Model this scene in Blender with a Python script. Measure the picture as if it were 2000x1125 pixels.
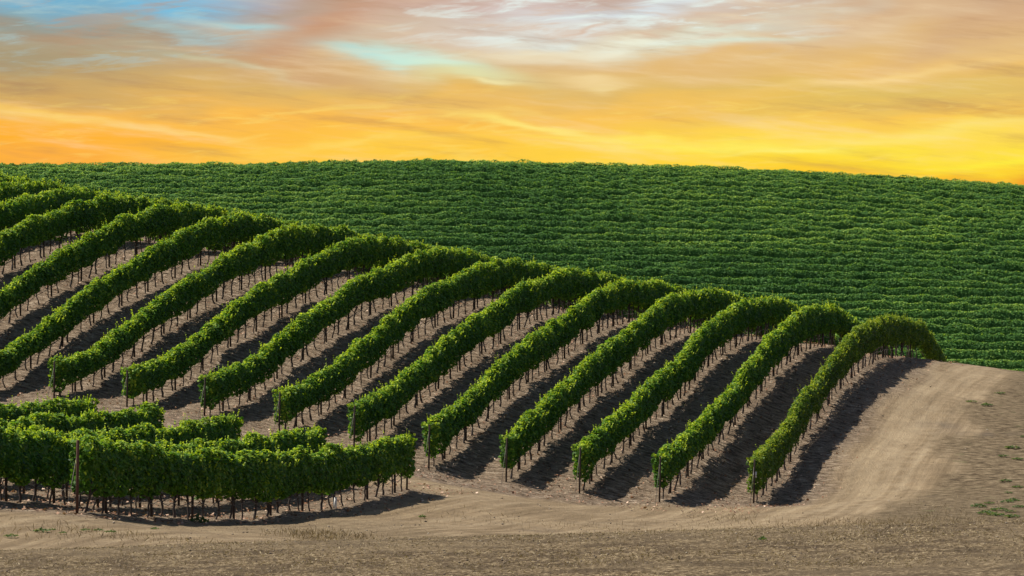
import bpy, math, random
import numpy as np
rng = np.random.default_rng(7); random.seed(7)
scene = bpy.context.scene
for o in list(bpy.data.objects): bpy.data.objects.remove(o)
R = math.radians

# ------------------------------------------------------------------ camera
F = 8000.0                      # focal length in photo pixels (2000 wide), a long lens
EYE = 300.0                     # photo row of the eye level
cam_d = bpy.data.cameras.new('camera'); cam = bpy.data.objects.new('camera', cam_d)
scene.collection.objects.link(cam); scene.camera = cam
cam_d.sensor_width = 36.0; cam_d.lens = 36.0 * F / 2000.0
cam_d.clip_start = 0.5; cam_d.clip_end = 9000
cam.location = (0, 0, 0)
cam.rotation_euler = (R(90) - math.atan((562.5 - EYE) / F), 0, 0)
scene.render.resolution_x = 1024; scene.render.resolution_y = 576

# ------------------------------------------------------------------ sun
SUN_EL = R(57.5)
sh = np.array([0.95, -0.30]); sh /= np.linalg.norm(sh)          # ground direction in which shadows fall
sund = bpy.data.lights.new('sun', 'SUN'); sun = bpy.data.objects.new('sun', sund)
scene.collection.objects.link(sun)
sund.energy = 5.0; sund.angle = R(0.5); sund.color = (1.0, 0.93, 0.82)
sun_dir = np.array([-sh[0] * math.cos(SUN_EL), -sh[1] * math.cos(SUN_EL), math.sin(SUN_EL)])
from mathutils import Vector
sun.rotation_euler = Vector(sun_dir).to_track_quat('Z', 'Y').to_euler()

def lin(c):
    return tuple(((x/255)/12.92 if x/255 <= .04045 else ((x/255+.055)/1.055)**2.4) for x in c)

# ------------------------------------------------------------------ node helpers
class NT:
    def __init__(s, tree): s.t = tree; s.n = tree.nodes; s.l = tree.links
    def new(s, ty, **k):
        n = s.n.new(ty)
        for a, b in k.items(): setattr(n, a, b)
        return n
    def put(s, sock, v):
        if isinstance(v, bpy.types.NodeSocket): s.l.new(v, sock)
        elif v is not None:
            if hasattr(sock.default_value, '__len__') and not hasattr(v, '__len__'): v = (v, v, v)
            if hasattr(sock.default_value, '__len__') and len(sock.default_value) == 4 and len(v) == 3: v = (*v, 1)
            sock.default_value = v
    def m(s, op, a, b=None, c=None, clamp=False):
        n = s.new('ShaderNodeMath', operation=op); n.use_clamp = clamp
        s.put(n.inputs[0], a)
        if b is not None: s.put(n.inputs[1], b)
        if c is not None: s.put(n.inputs[2], c)
        return n.outputs[0]
    def mix(s, f, a, b, mode='MIX'):
        n = s.new('ShaderNodeMix', data_type='RGBA', blend_type=mode)
        s.put(n.inputs[0], f); s.put(n.inputs[6], a); s.put(n.inputs[7], b)
        return n.outputs[2]
    def smooth(s, x, a, b, lo=0.0, hi=1.0):
        n = s.new('ShaderNodeMapRange', interpolation_type='SMOOTHSTEP')
        s.put(n.inputs[0], x); n.inputs[1].default_value = a; n.inputs[2].default_value = b
        n.inputs[3].default_value = lo; n.inputs[4].default_value = hi
        return n.outputs[0]
    def ramp(s, x, stops, interp='LINEAR'):
        n = s.new('ShaderNodeValToRGB'); cr = n.color_ramp; cr.interpolation = interp
        while len(cr.elements) < len(stops): cr.elements.new(0.5)
        for e, (p, c) in zip(cr.elements, stops):
            e.position = p; e.color = (*c, 1) if len(c) == 3 else c
        s.put(n.inputs[0], x); return n.outputs[0]
    def noise(s, vec, scale, detail=4, rough=.55, dist=0, col=False):
        n = s.new('ShaderNodeTexNoise'); s.put(n.inputs['Vector'], vec)
        n.inputs['Scale'].default_value = scale; n.inputs['Detail'].default_value = detail
        n.inputs['Roughness'].default_value = rough; n.inputs['Distortion'].default_value = dist
        return n.outputs[1 if col else 0]
    def comb(s, x, y, z=0.0):
        n = s.new('ShaderNodeCombineXYZ'); s.put(n.inputs[0], x); s.put(n.inputs[1], y); s.put(n.inputs[2], z)
        return n.outputs[0]

# ------------------------------------------------------------------ world: low sunset bank of thin cloud, blue sky above
world = bpy.data.worlds.new('World'); scene.world = world; world.use_nodes = True
w = NT(world.node_tree); w.n.clear()
out = w.new('ShaderNodeOutputWorld'); bg = w.new('ShaderNodeBackground')
tc = w.new('ShaderNodeTexCoord'); sep = w.new('ShaderNodeSeparateXYZ')
w.l.new(tc.outputs['Generated'], sep.inputs[0])
# azimuth and elevation in thousandths of the long lens's pixels: a = 0..2 across the view, e = 0..0.3 above eye level
A = w.m('MULTIPLY_ADD', w.m('ARCTAN2', sep.outputs[0], sep.outputs[1]), 8.0, 1.0)
E = w.m('MULTIPLY', w.m('ARCSINE', sep.outputs[2]), 8.0)
nv = w.comb(w.m('MULTIPLY', A, 1.9), w.m('MULTIPLY', E, 7.0))
warp = w.noise(nv, 1.6, 3, .5)
warp2 = w.noise(w.comb(w.m('MULTIPLY', A, 1.5), w.m('MULTIPLY', E, 12.0), 3.0), 2.5, 5, .6)
Ew = w.m('ADD', E, w.m('ADD', w.m('MULTIPLY_ADD', warp, 0.13, -0.065), w.m('MULTIPLY_ADD', warp2, 0.045, -0.0225)))
def col(stops):                       # stops as (photo row, sRGB) from horizon upwards
    st = sorted(((300 - v + 60) / 420.0, lin(c)) for v, c in stops)
    return w.ramp(w.m('DIVIDE', w.m('ADD', Ew, 0.06), 0.42), st)
cL = col([(358, (235, 140, 60)), (305, (255, 176, 70)), (265, (255, 180, 50)), (235, (252, 186, 78)), (200, (214, 170, 98)),
          (140, (190, 163, 112)), (85, (172, 158, 130)), (35, (140, 160, 158)), (0, (125, 172, 196)), (-50, (120, 170, 210))])
cM = col([(358, (250, 190, 60)), (305, (255, 206, 72)), (265, (255, 196, 76)), (225, (250, 192, 88)), (180, (228, 186, 106)),
          (135, (218, 180, 124)), (80, (212, 178, 146)), (30, (207, 172, 150)), (0, (200, 170, 156)), (-50, (190, 170, 170))])
cR = col([(356, (255, 200, 50)), (335, (255, 212, 50)), (300, (255, 226, 70)), (262, (255, 218, 86)), (220, (250, 200, 88)),
          (180, (226, 190, 104)), (130, (238, 192, 112)), (85, (228, 190, 130)), (40, (216, 176, 132)), (0, (208, 170, 134)), (-50, (190, 170, 160))])
c = w.mix(w.smooth(A, 0.0, 0.75), cL, cM)
c = w.mix(w.smooth(A, 0.85, 1.7), c, cR)
def streak(c, u, v, ru, rv, tilt, rgb, amt, edge=1.0):
    """soft drawn-out patch of cloud at azimuth u, height v"""
    du = w.m('SUBTRACT', A, u / 1000.0); dv = w.m('SUBTRACT', w.m('MULTIPLY_ADD', w.m('SUBTRACT', Ew, E), 0.8, E), (300 - v) / 1000.0)
    ct, sn = math.cos(R(tilt)), math.sin(R(tilt))
    p = w.m('ADD', w.m('MULTIPLY', du, ct * 1000 / ru), w.m('MULTIPLY', dv, sn * 1000 / ru))
    q = w.m('ADD', w.m('MULTIPLY', du, -sn * 1000 / rv), w.m('MULTIPLY', dv, ct * 1000 / rv))
    d2 = w.m('ADD', w.m('MULTIPLY', p, p), w.m('MULTIPLY', q, q))
    f = w.m('MULTIPLY', w.m('EXPONENT', w.m('MULTIPLY', d2, -1.0 * edge)), amt, clamp=True)
    return w.mix(f, c, lin(rgb))
ST = [  # u, v, half length, half height, tilt, colour, amount
 (345, 8, 150, 28, -3, (118, 200, 236), 1.0), (110, 5, 240, 24, -4, (116, 178, 208), .8),
 (490, 50, 110, 11, -6, (168, 212, 216), .9), (620, 62, 60, 5, 10, (196, 200, 180), .5), (340, 62, 130, 12, -8, (152, 190, 196), .6), (120, 45, 120, 12, -14, (150, 182, 188), .5),
 (250, 100, 200, 16, -4, (168, 172, 150), .5), (440, 124, 95, 8, -9, (208, 216, 178), .75), (500, 133, 45, 5, -10, (216, 222, 186), .6),
 (180, 88, 150, 16, -6, (182, 160, 132), .6), (520, 96, 140, 18, 12, (192, 158, 128), .5),
 (620, 60, 130, 36, 25, (200, 148, 112), .9), (60, 120, 160, 22, -5, (160, 150, 124), .6), (200, 62, 150, 14, -6, (150, 158, 148), .6), (560, 20, 120, 16, 4, (182, 158, 136), .7), (580, 130, 130, 22, -8, (208, 160, 112), .5),
 (770, 112, 130, 15, -8, (186, 236, 228), .85), (820, 122, 80, 9, -8, (196, 240, 226), .7), (850, 126, 95, 12, -8, (200, 240, 220), .9), (920, 152, 120, 16, -4, (226, 228, 176), .8),
 (960, 168, 50, 6, 0, (246, 236, 176), .7), (700, 105, 60, 8, -10, (176, 226, 222), .6),
 (780, 60, 170, 22, 6, (208, 190, 164), .6), (950, 75, 170, 26, 2, (220, 198, 176), .7), (1000, 20, 200, 18, 3, (216, 196, 190), .7),
 (1230, 18, 260, 24, 6, (218, 230, 236), .95), (1130, 62, 220, 24, 6, (228, 232, 226), .95), (1400, 60, 170, 20, 14, (222, 228, 210), .85),
 (1250, 96, 210, 16, 4, (238, 240, 218), .95), (1080, 90, 90, 12, 2, (230, 240, 232), .8), (1020, 112, 150, 14, 3, (238, 224, 190), .8), (1450, 82, 160, 10, 8, (214, 236, 222), .6),
 (1560, 34, 240, 14, 6, (214, 206, 186), .6), (1420, 30, 160, 12, 8, (208, 182, 160), .5), (1150, 56, 60, 5, 16, (216, 178, 150), .6),
 (1265, 80, 40, 5, 0, (222, 184, 156), .5), (1165, 158, 70, 12, -4, (250, 226, 170), .7), (1180, 170, 40, 6, 0, (252, 236, 176), .5),
 (1560, 116, 220, 20, 8, (222, 182, 122), .6), (1400, 150, 260, 22, 6, (228, 190, 118), .5), (1700, 62, 220, 20, 12, (224, 196, 158), .6),
 (1870, 60, 140, 22, 25, (212, 172, 130), .7), (1720, 150, 190, 8, 9, (250, 214, 134), .8), (1900, 125, 160, 12, 6, (240, 204, 136), .6),
 (1640, 196, 300, 18, 8, (222, 190, 100), .6), (1850, 182, 200, 12, 10, (230, 196, 104), .5),
 (60, 222, 170, 9, -7, (252, 208, 110), .85), (300, 250, 170, 7, -6, (252, 208, 112), .8), (400, 262, 110, 6, -9, (255, 212, 110), .6),
 (80, 262, 240, 14, -3, (255, 176, 44), .6), (560, 240, 200, 16, 0, (252, 186, 84), .5), (700, 282, 260, 9, 3, (255, 214, 92), .7),
 (1000, 232, 120, 7, -8, (252, 222, 116), .8), (1080, 246, 140, 8, -10, (255, 232, 122), .85), (1010, 214, 90, 5, -3, (246, 208, 116), .6),
 (1230, 272, 200, 7, -3, (255, 232, 100), .8), (1400, 292, 260, 8, -2, (255, 240, 102), .8), (1540, 300, 120, 5, 3, (255, 246, 130), .7),
 (1780, 262, 240, 14, 5, (255, 232, 112), .8), (1950, 245, 140, 12, 6, (252, 222, 120), .6), (1980, 316, 200, 9, 3, (255, 240, 66), .85),
 (1850, 300, 240, 14, 0, (255, 226, 70), .5), (2020, 352, 260, 14, 3, (240, 145, 40), 1.0), (30, 300, 140, 10, -5, (255, 178, 62), .5), (880, 200, 200, 14, 2, (236, 190, 104), .5)]
for s_ in ST: c = streak(c, *s_)
# fine drawn-out wisps
wis = w.noise(w.comb(w.m('MULTIPLY', A, 1.6), w.m('MULTIPLY_ADD', E, 15.0, w.m('MULTIPLY', A, 1.6)), 9.0), 1.7, 6, .62)
wis2 = w.noise(w.comb(w.m('MULTIPLY', A, 3.0), w.m('MULTIPLY_ADD', E, 60.0, w.m('MULTIPLY', A, -2.0)), 2.0), 1.5, 4, .6)
c = w.mix(w.smooth(wis, .50, .78, 0, .34), c, lin((255, 232, 190)), 'SCREEN' if False else 'MIX')
c = w.mix(w.smooth(wis2, .5, .8, 0, .08), c, lin((255, 240, 205)))
c = w.mix(w.smooth(wis, .50, .24, 0, .48), c, lin((172, 128, 92)))
wis3 = w.noise(w.comb(w.m('MULTIPLY', A, 5.0), w.m('MULTIPLY_ADD', E, 34.0, w.m('MULTIPLY', A, -2.2)), 5.0), 1.5, 5, .6, .4)
reg = w.m('MULTIPLY', w.smooth(E, .17, .25), w.smooth(w.m('ABSOLUTE', w.m('SUBTRACT', A, 1.18)), .55, .2))
c = w.mix(w.m('MULTIPLY', w.smooth(wis3, .48, .68, 0, .75), reg), c, lin((232, 246, 240)))
c = w.mix(w.m('MULTIPLY', w.smooth(wis3, .46, .30, 0, .55), reg), c, lin((218, 186, 160)))
reg2 = w.m('MULTIPLY', w.smooth(E, .13, .20), w.smooth(A, .62, .40))
c = w.mix(w.m('MULTIPLY', w.smooth(wis3, .50, .68, 0, .45), reg2), c, lin((172, 204, 206)))
c = w.mix(w.m('MULTIPLY', w.smooth(wis3, .46, .32, 0, .40), reg2), c, lin((188, 152, 122)))
reg3 = w.smooth(E, .16, .08)
c = w.mix(w.m('MULTIPLY', w.smooth(wis3, .52, .70, 0, .35), reg3), c, lin((255, 226, 120)))
# the warm part was too strongly washed near the horizon: bring saturated colour back low down
c = w.mix(w.smooth(E, 0.10, -0.02, 0, .10), c, w.mix(w.smooth(A, .3, 1.6), lin((255, 178, 50)), lin((255, 222, 52))))
sky = w.new('ShaderNodeTexSky', sky_type='NISHITA'); sky.sun_disc = False
sky.sun_elevation = SUN_EL; sky.sun_rotation = math.atan2(sun_dir[0], sun_dir[1])
skyc = w.mix(1.0, sky.outputs[0], (.082, .082, .082), 'MULTIPLY')
c = w.mix(w.smooth(E, .42, 1.6), c, skyc)
c = w.mix(w.smooth(E, -.10, -.4), c, (.20, .16, .11))
w.put(bg.inputs[0], c); bg.inputs[1].default_value = 1.0 / 2 ** 0.35
w.l.new(bg.outputs[0], out.inputs[0])

scene.view_settings.view_transform = 'Standard'; scene.view_settings.look = 'None'
scene.view_settings.exposure = 0.35; scene.view_settings.gamma = 1.0

# ------------------------------------------------------------------ terrain from measured profiles
T = 0.213                                           # rows run 12 degrees to the right of the line of sight
def a_of(k): return -26.9 - 3.2 * (k - 1)
def Y_of(k, u): return a_of(k) / ((u - 1000) / F - T)
ctl = []
def cp(u, v, Y): ctl.append(((u - 1000) / F * Y, Y, -(v - EYE) / F * Y))
G = {1: [(1473,988),(1496,963),(1520,940),(1544,908),(1593,832),(1655,750),(1695,716),(1730,700),(1764,697),(1798,703)],
 2: [(1289,982),(1310,964),(1340,933),(1373,900),(1406,864),(1456,799),(1500,749),(1540,712),(1568,690),(1593,680),(1630,677)],
 3: [(1136,963),(1158,939),(1193,909),(1229,879),(1262,843),(1295,814),(1331,779),(1392,714),(1428,686),(1450,674),(1481,667)],
 4: [(992,945),(1046,894),(1079,859),(1109,828),(1136,799),(1166,776),(1245,712),(1287,677),(1314,663),(1344,654),(1368,651)],
 5: [(841,919),(863,902),(898,873),(932,842),(966,805),(1086,717),(1116,690),(1158,660),(1191,642),(1224,632)],
 6: [(695,876),(750,851),(787,818),(827,788),(861,760),(895,732),(927,703),(954,687),(1014,645),(1041,632),(1068,622),(1092,613)],
 7: [(547,848),(597,829),(645,802),(688,768),(725,737),(756,711),(767,701),(906,617),(933,606),(954,597)],
 8: [(402,814),(452,800),(523,760),(543,741),(585,708),(622,680),(661,655)],
 9: [(252,797),(304,786),(354,757),(402,721),(443,686),(490,657),(530,631),(569,609),(604,591),(643,574),(675,560)],
 10: [(108,776),(155,768),(209,738),(257,701),(306,666),(352,636),(395,607),(439,583),(476,567),(512,553),(555,533)],
 11: [(4,762),(61,723),(116,684),(167,643),(217,612),(263,586),(309,562),(350,540),(384,524)],
 12: [(28,627),(80,595),(128,567),(176,543),(220,520),(263,503)],
 13: [(5,538),(48,517),(96,501)]}
for k, L in G.items():
    for u, v in L: cp(u, v, Y_of(k, u))
TOPS = {1: [(1780,628),(1812,658),(1842,704)], 2: [(1650,618),(1678,642)], 3: [(1540,597),(1568,612)], 4: [(1430,578),(1458,594)],
 5: [(1310,560),(1340,572)], 6: [(1205,545),(1230,556)], 7: [(1075,525),(1102,536)], 8: [(905,494),(960,508),(985,518)],
 9: [(790,475),(850,487),(880,500)], 10: [(670,450),(735,468),(760,478)], 11: [(540,435),(600,450),(640,460)],
 12: [(420,412),(490,425),(520,437)], 13: [(300,398),(370,408),(410,420)], 14: [(180,378),(250,392),(300,405)],
 15: [(80,360),(150,374),(200,390)], 16: [(0,350),(50,358),(100,372)]}
for k, L in TOPS.items():
    for u, v in L:
        Y = Y_of(k, u); cp(u, v + 2.15 * F / Y, Y)
for k in range(1, 17):                              # the back of the ridge runs down out of sight
    Y = 262; X = a_of(k) + T * Y; Yp = Y_of(k, TOPS[k][-1][0]); z0 = ctl[-1][2]
    zc = [c_ for c_ in ctl if abs(c_[1] - Yp) < .01 and abs(c_[0] - (a_of(k) + T * Yp)) < .01][0][2]
    ctl.append((X, Y, zc - (Y - Yp) * .16 - .4))
for u, v, Y in [(-500,700,176),(-500,560,200),(-500,440,225),(-500,420,245)]: cp(u, v, Y)
# lower block
for u, v in [(155,1006),(260,1014),(365,1020),(500,1017),(600,1003),(700,984),(795,958)]: cp(u, v, Y_of(4, u))
for u, v in [(4,984),(48,986),(90,989),(128,991),(500,973),(622,948)]: cp(u, v, Y_of(5, u))
for u, v in [(0,968),(300,953),(455,924)]: cp(u, v, Y_of(6, u))
for u, v in [(100,930),(308,906)]: cp(u, v, Y_of(7, u))
for u, v in [(0,908),(178,886)]: cp(u, v, Y_of(8, u))
cp(500, 1027, 127); cp(365, 1029, 119.5); cp(260, 1023, 115.5); cp(155, 1015, 110.5); cp(60, 998, 114); cp(60, 1013, 109.5); cp(150, 1040, 105); cp(-500, 930, 135); cp(-500, 985, 112); cp(-500, 860, 155)
# bare slope on the right
for u in (1650, 1850, 2050, 2500, 3100):
    dd = max(0, (u - 1800)) * .11
    for Y, v in [(160,1018),(172,980),(185,905),(200,812 + dd * .3),(212,757 + dd * .6),(222,724 + dd * .8),(232,706 + dd),(244,706 + dd * 1.1 + 22),(262,790 + dd)]:
        if u == 1650 and Y > 195: continue
        cp(u, v, Y)
for u, v, Y in [(1000,1044,136),(1000,1010,148),(900,955,160),(1200,1010,160),(1400,1022,160),(1150,1030,150),(1300,1040,148),(600,900,163),(300,845,165),(0,815,168)]: cp(u, v, Y)
# near mound with its silhouette, and the dip behind it
for u in (-700, 0, 500, 1000, 1500, 2000, 2700):
    vs = np.interp(u, [-700, 0, 500, 1000, 1500, 2000, 2700], [1092, 1075, 1058, 1045, 1030, 1015, 1005])
    for Y, dv in [(70, 128), (76, 66), (82, 22), (87, 2), (92, 14), (96, 22)]: cp(u, vs + dv, Y)
cp(0, 1060, 102); cp(0, 1030, 106); cp(400, 1058, 108); cp(700, 1050, 122); cp(700, 1020, 134); cp(-500, 1060, 101)
for u in (1200, 1600, 2000, 2600): cp(u, 1090, 118); cp(u, 1052, 140)
# valley floor and far hillside
def vsky(u): return np.interp(u, [-800, 0, 300, 600, 850, 1100, 1400, 1600, 1800, 2000, 2600], [322, 314, 316, 312, 308, 314, 322, 330, 343, 357, 392])
FARV = [(280,812),(290,752),(305,664),(320,586),(335,516),(350,454),(365,400),(378,362),(388,349),(398,356),(412,400)]
for u in (-700, -200, 200, 600, 850, 1100, 1400, 1700, 2000, 2600):
    for Y, v in FARV:
        wgt = min(1, max(0, (Y - 285) / 95)); cp(u, v + (vsky(u) - 310) * wgt, Y)
C = np.array(ctl); P = C[:, :2] / 50.0
def phi(d2): return 0.5 * d2 * np.log(d2 + 1e-12)
n = len(P)
K = phi(((P[:, None] - P[None]) ** 2).sum(-1)) + np.eye(n) * 6e-4
Q = np.hstack([np.ones((n, 1)), P]); M = np.zeros((n + 3, n + 3)); M[:n, :n] = K; M[:n, n:] = Q; M[n:, :n] = Q.T
SOL = np.linalg.solve(M, np.concatenate([C[:, 2], np.zeros(3)]))
def hraw(X, Y):
    X = np.atleast_1d(np.asarray(X, float)); Y = np.atleast_1d(np.asarray(Y, float)); o = np.empty(X.shape)
    xf, yf, of = X.ravel(), Y.ravel(), o.ravel()
    for i in range(0, len(xf), 40000):
        p = np.stack([xf[i:i+40000], yf[i:i+40000]], 1) / 50.0
        of[i:i+40000] = phi(((p[:, None] - P[None]) ** 2).sum(-1)) @ SOL[:n] + SOL[n] + p @ SOL[n+1:]
    return of.reshape(X.shape)
def H(X, Y):
    X = np.atleast_1d(np.asarray(X, float)); Y = np.atleast_1d(np.asarray(Y, float))
    Yc = np.clip(Y, 68, 405)
    lim = np.clip(.10 * Yc + 8, 0, 1e9) * 1.9
    Xc = np.clip(X, -lim, lim)
    z = hraw(Xc, Yc)
    z = np.where(Y > 405, z - np.minimum((Y - 405) * .09, 55), z)
    t = np.clip(Y / 68, -2, 1)                       # the hill the viewer stands on
    near = np.interp(Y, [-3000, -60, 0, 8, 20, 40, 68], [-30, -4, -1.75, -2.0, -3.1, -5.6, -8.0])
    wn = np.clip((68 - Y) / 20, 0, 1)
    return z * (1 - wn) + near * wn

_gx = np.arange(-90, 90.1, .5); _gy = np.arange(60, 431, .5)
_GX, _GY = np.meshgrid(_gx, _gy, indexing='ij'); _GZ = H(_GX, _GY); H_exact = H
def H(X, Y):
    X = np.atleast_1d(np.asarray(X, float)); Y = np.atleast_1d(np.asarray(Y, float))
    a = np.clip((X + 90) / .5, 0, len(_gx) - 1.001); b = np.clip((Y - 60) / .5, 0, len(_gy) - 1.001)
    i = a.astype(int); j = b.astype(int); a = a - i; b = b - j
    return (_GZ[i, j] * (1 - a) + _GZ[i + 1, j] * a) * (1 - b) + (_GZ[i, j + 1] * (1 - a) + _GZ[i + 1, j + 1] * a) * b
# value noise
class VN:
    def __init__(s, seed, per=256): s.g = np.random.default_rng(seed).random((per, per)); s.p = per
    def __call__(s, x, y):
        xi = np.floor(x).astype(int); yi = np.floor(y).astype(int); fx = x - xi; fy = y - yi
        fx = fx * fx * (3 - 2 * fx); fy = fy * fy * (3 - 2 * fy); p = s.p; g = s.g
        a = g[xi % p, yi % p]; b = g[(xi + 1) % p, yi % p]; c_ = g[xi % p, (yi + 1) % p]; d = g[(xi + 1) % p, (yi + 1) % p]
        return (a * (1 - fx) + b * fx) * (1 - fy) + (c_ * (1 - fx) + d * fx) * fy
vn = VN(3); vn2 = VN(11)

# ------------------------------------------------------------------ object helpers
def link(o): scene.collection.objects.link(o)
def mesh_np(name, V, loops, sizes, mat, attrs=None, smooth=False):
    me = bpy.data.meshes.new(name)
    V = np.asarray(V, np.float32); loops = np.asarray(loops, np.int32).ravel(); sizes = np.asarray(sizes, np.int32)
    me.vertices.add(len(V)); me.vertices.foreach_set('co', V.ravel())
    me.loops.add(len(loops)); me.loops.foreach_set('vertex_index', loops)
    me.polygons.add(len(sizes)); st = np.concatenate([[0], np.cumsum(sizes)[:-1]]).astype(np.int32)
    me.polygons.foreach_set('loop_start', st)
    if smooth: me.polygons.foreach_set('use_smooth', np.ones(len(sizes), bool))
    for nm, (dom, arr) in (attrs or {}).items():
        at = me.attributes.new(nm, 'FLOAT', dom); at.data.foreach_set('value', np.asarray(arr, np.float32))
    me.update(calc_edges=True); me.materials.append(mat); return me
def add(name, me, parent=None, loc=None):
    o = bpy.data.objects.new(name, me); link(o)
    if parent is not None: o.parent = parent
    if loc is not None: o.location = loc
    return o
def tag(o, label=None, cat=None, group=None, kind=None):
    for k_, v_ in (('label', label), ('category', cat), ('group', group), ('kind', kind)):
        if v_: o[k_] = v_
    return o
def empty(name, loc):
    o = bpy.data.objects.new(name, None); link(o); o.location = loc; o.empty_display_size = .3; return o
class MB:
    def __init__(s): s.V = []; s.F = []
    def tube(s, pts, rad, n=6, cap=True):
        pts = np.asarray(pts, float); m = len(pts); rad = np.broadcast_to(rad, (m,)); b0 = len(s.V)
        tg = np.gradient(pts, axis=0); tg /= np.linalg.norm(tg, axis=1)[:, None]
        ref = np.array([0, 0, 1.]) if abs(tg[0][2]) < .9 else np.array([1., 0, 0])
        for i in range(m):
            a = np.cross(tg[i], ref); a /= np.linalg.norm(a); b = np.cross(tg[i], a)
            for j in range(n):
                th = 2 * math.pi * j / n; s.V.append(pts[i] + rad[i] * (math.cos(th) * a + math.sin(th) * b))
        for i in range(m - 1):
            for j in range(n):
                j2 = (j + 1) % n; s.F.append((b0 + i*n + j, b0 + i*n + j2, b0 + (i+1)*n + j2, b0 + (i+1)*n + j))
        if cap: s.F.append(tuple(b0 + j for j in range(n))[::-1]); s.F.append(tuple(b0 + (m-1)*n + j for j in range(n)))
    def box(s, c_, h):
        b0 = len(s.V); cx, cy, cz = c_; hx, hy, hz = h
        for dx in (-1, 1):
            for dy in (-1, 1):
                for dz in (-1, 1): s.V.append((cx+dx*hx, cy+dy*hy, cz+dz*hz))
        for f in ((0,1,3,2),(4,6,7,5),(0,4,5,1),(2,3,7,6),(0,2,6,4),(1,5,7,3)): s.F.append(tuple(b0+i for i in f))
    def mesh(s, name, mat, smooth=True):
        return mesh_np(name, np.array(s.V), [i for f in s.F for i in f], [len(f) for f in s.F], mat, smooth=smooth)

# ------------------------------------------------------------------ materials
def mat(name):
    m = bpy.data.materials.new(name); m.use_nodes = True; t = NT(m.node_tree); t.n.clear()
    o = t.new('ShaderNodeOutputMaterial'); return m, t, o
def leaf_mat(name, dark, mid, light, transl=.42, patch=.5, spec=.22):
    m, t, o = mat(name)
    at = t.new('ShaderNodeAttribute'); at.attribute_name = 'tint'
    tc_ = t.new('ShaderNodeTexCoord'); ps = t.new('ShaderNodeNewGeometry').outputs['Position']
    big = t.noise(ps, .35, 3, .6)
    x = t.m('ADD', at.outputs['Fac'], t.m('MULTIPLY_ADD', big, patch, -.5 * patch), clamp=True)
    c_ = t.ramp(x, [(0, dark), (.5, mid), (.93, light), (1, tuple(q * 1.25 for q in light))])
    d = t.new('ShaderNodeBsdfPrincipled'); t.put(d.inputs['Base Color'], c_); d.inputs['Roughness'].default_value = .55
    d.inputs['Specular IOR Level'].default_value = spec
    tr = t.new('ShaderNodeBsdfTranslucent'); t.put(tr.inputs[0], t.mix(1.0, c_, (1.5, 1.45, .55), 'MULTIPLY'))
    mx = t.new('ShaderNodeMixShader'); mx.inputs[0].default_value = transl
    t.l.new(d.outputs[0], mx.inputs[1]); t.l.new(tr.outputs[0], mx.inputs[2]); t.l.new(mx.outputs[0], o.inputs[0])
    return m
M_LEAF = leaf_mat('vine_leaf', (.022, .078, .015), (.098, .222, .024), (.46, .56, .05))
M_LEAF_OLIVE = leaf_mat('vine_leaf_olive', (.034, .080, .014), (.10, .19, .020), (.36, .42, .045))
M_LEAF_FAR = leaf_mat('far_vine_leaf', (.026, .088, .026), (.105, .235, .056), (.32, .46, .095), .35, .7, .08)
M_WEED = leaf_mat('weed_leaf', (.05, .085, .03), (.08, .13, .04), (.13, .18, .05))
M_STRAW = leaf_mat('straw', (.17, .125, .07), (.30, .225, .125), (.52, .42, .25), .1, .3)
M_CLOD = leaf_mat('earth_clod', (.07, .05, .035), (.19, .145, .10), (.42, .35, .26), 0.0, .3)
M_LITTER = leaf_mat('fallen_leaf', (.10, .055, .035), (.30, .15, .08), (.62, .45, .33), .05, .3)
def wood_mat(name, a, b, sc=(30, 30, 6)):
    m, t, o = mat(name); tc_ = t.new('ShaderNodeTexCoord'); mp = t.new('ShaderNodeMapping'); mp.inputs['Scale'].default_value = sc
    t.l.new(tc_.outputs['Object'], mp.inputs[0]); nz = t.noise(mp.outputs[0], 1, 5, .6)
    d = t.new('ShaderNodeBsdfPrincipled'); t.put(d.inputs['Base Color'], t.ramp(nz, [(.3, a), (.7, b)])); d.inputs['Roughness'].default_value = .85
    bp = t.new('ShaderNodeBump'); bp.inputs['Strength'].default_value = .6; bp.inputs['Distance'].default_value = .01
    t.l.new(nz, bp.inputs['Height']); t.l.new(bp.outputs[0], d.inputs['Normal']); t.l.new(d.outputs[0], o.inputs[0]); return m
M_BARK = wood_mat('vine_bark', (.030, .021, .018), (.085, .062, .052))
M_POST = wood_mat('dark_post', (.022, .014, .012), (.055, .034, .026), (40, 40, 3))
M_RUST = wood_mat('rusty_post', (.06, .026, .018), (.12, .052, .034), (40, 40, 4))
M_HOSE = wood_mat('drip_hose', (.10, .085, .075), (.22, .19, .17))
M_WHITE = wood_mat('white_plastic', (.55, .56, .55), (.72, .73, .72))

# ground
gm, t, o = mat('ground_soil')
ps = t.new('ShaderNodeNewGeometry').outputs['Position']
def attr(nm):
    a_ = t.new('ShaderNodeAttribute'); a_.attribute_name = nm; return a_.outputs['Fac']
trk, mound, weedy, rut, stain = attr('track'), attr('mound'), attr('weedy'), attr('rut'), attr('stain')
mpr = t.new('ShaderNodeMapping'); mpr.inputs['Rotation'].default_value = (0, 0, math.atan(T)); t.l.new(ps, mpr.inputs[0])
sp = t.new('ShaderNodeSeparateXYZ'); t.l.new(mpr.outputs[0], sp.inputs[0])
along = t.comb(t.m('MULTIPLY', sp.outputs[0], 1.0), t.m('MULTIPLY', sp.outputs[1], .035), 0.0)      # drawn out along the rows
sq = t.comb(t.m('MULTIPLY', sp.outputs[0], .55), t.m('MULTIPLY', sp.outputs[1], 1.0), 0.0)
n_f = t.noise(ps, 9.0, 6, .7); n_m = t.noise(ps, 1.1, 5, .6); n_b = t.noise(ps, .16, 4, .55); n_s = t.noise(sq, 3.2, 6, .75)
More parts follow.
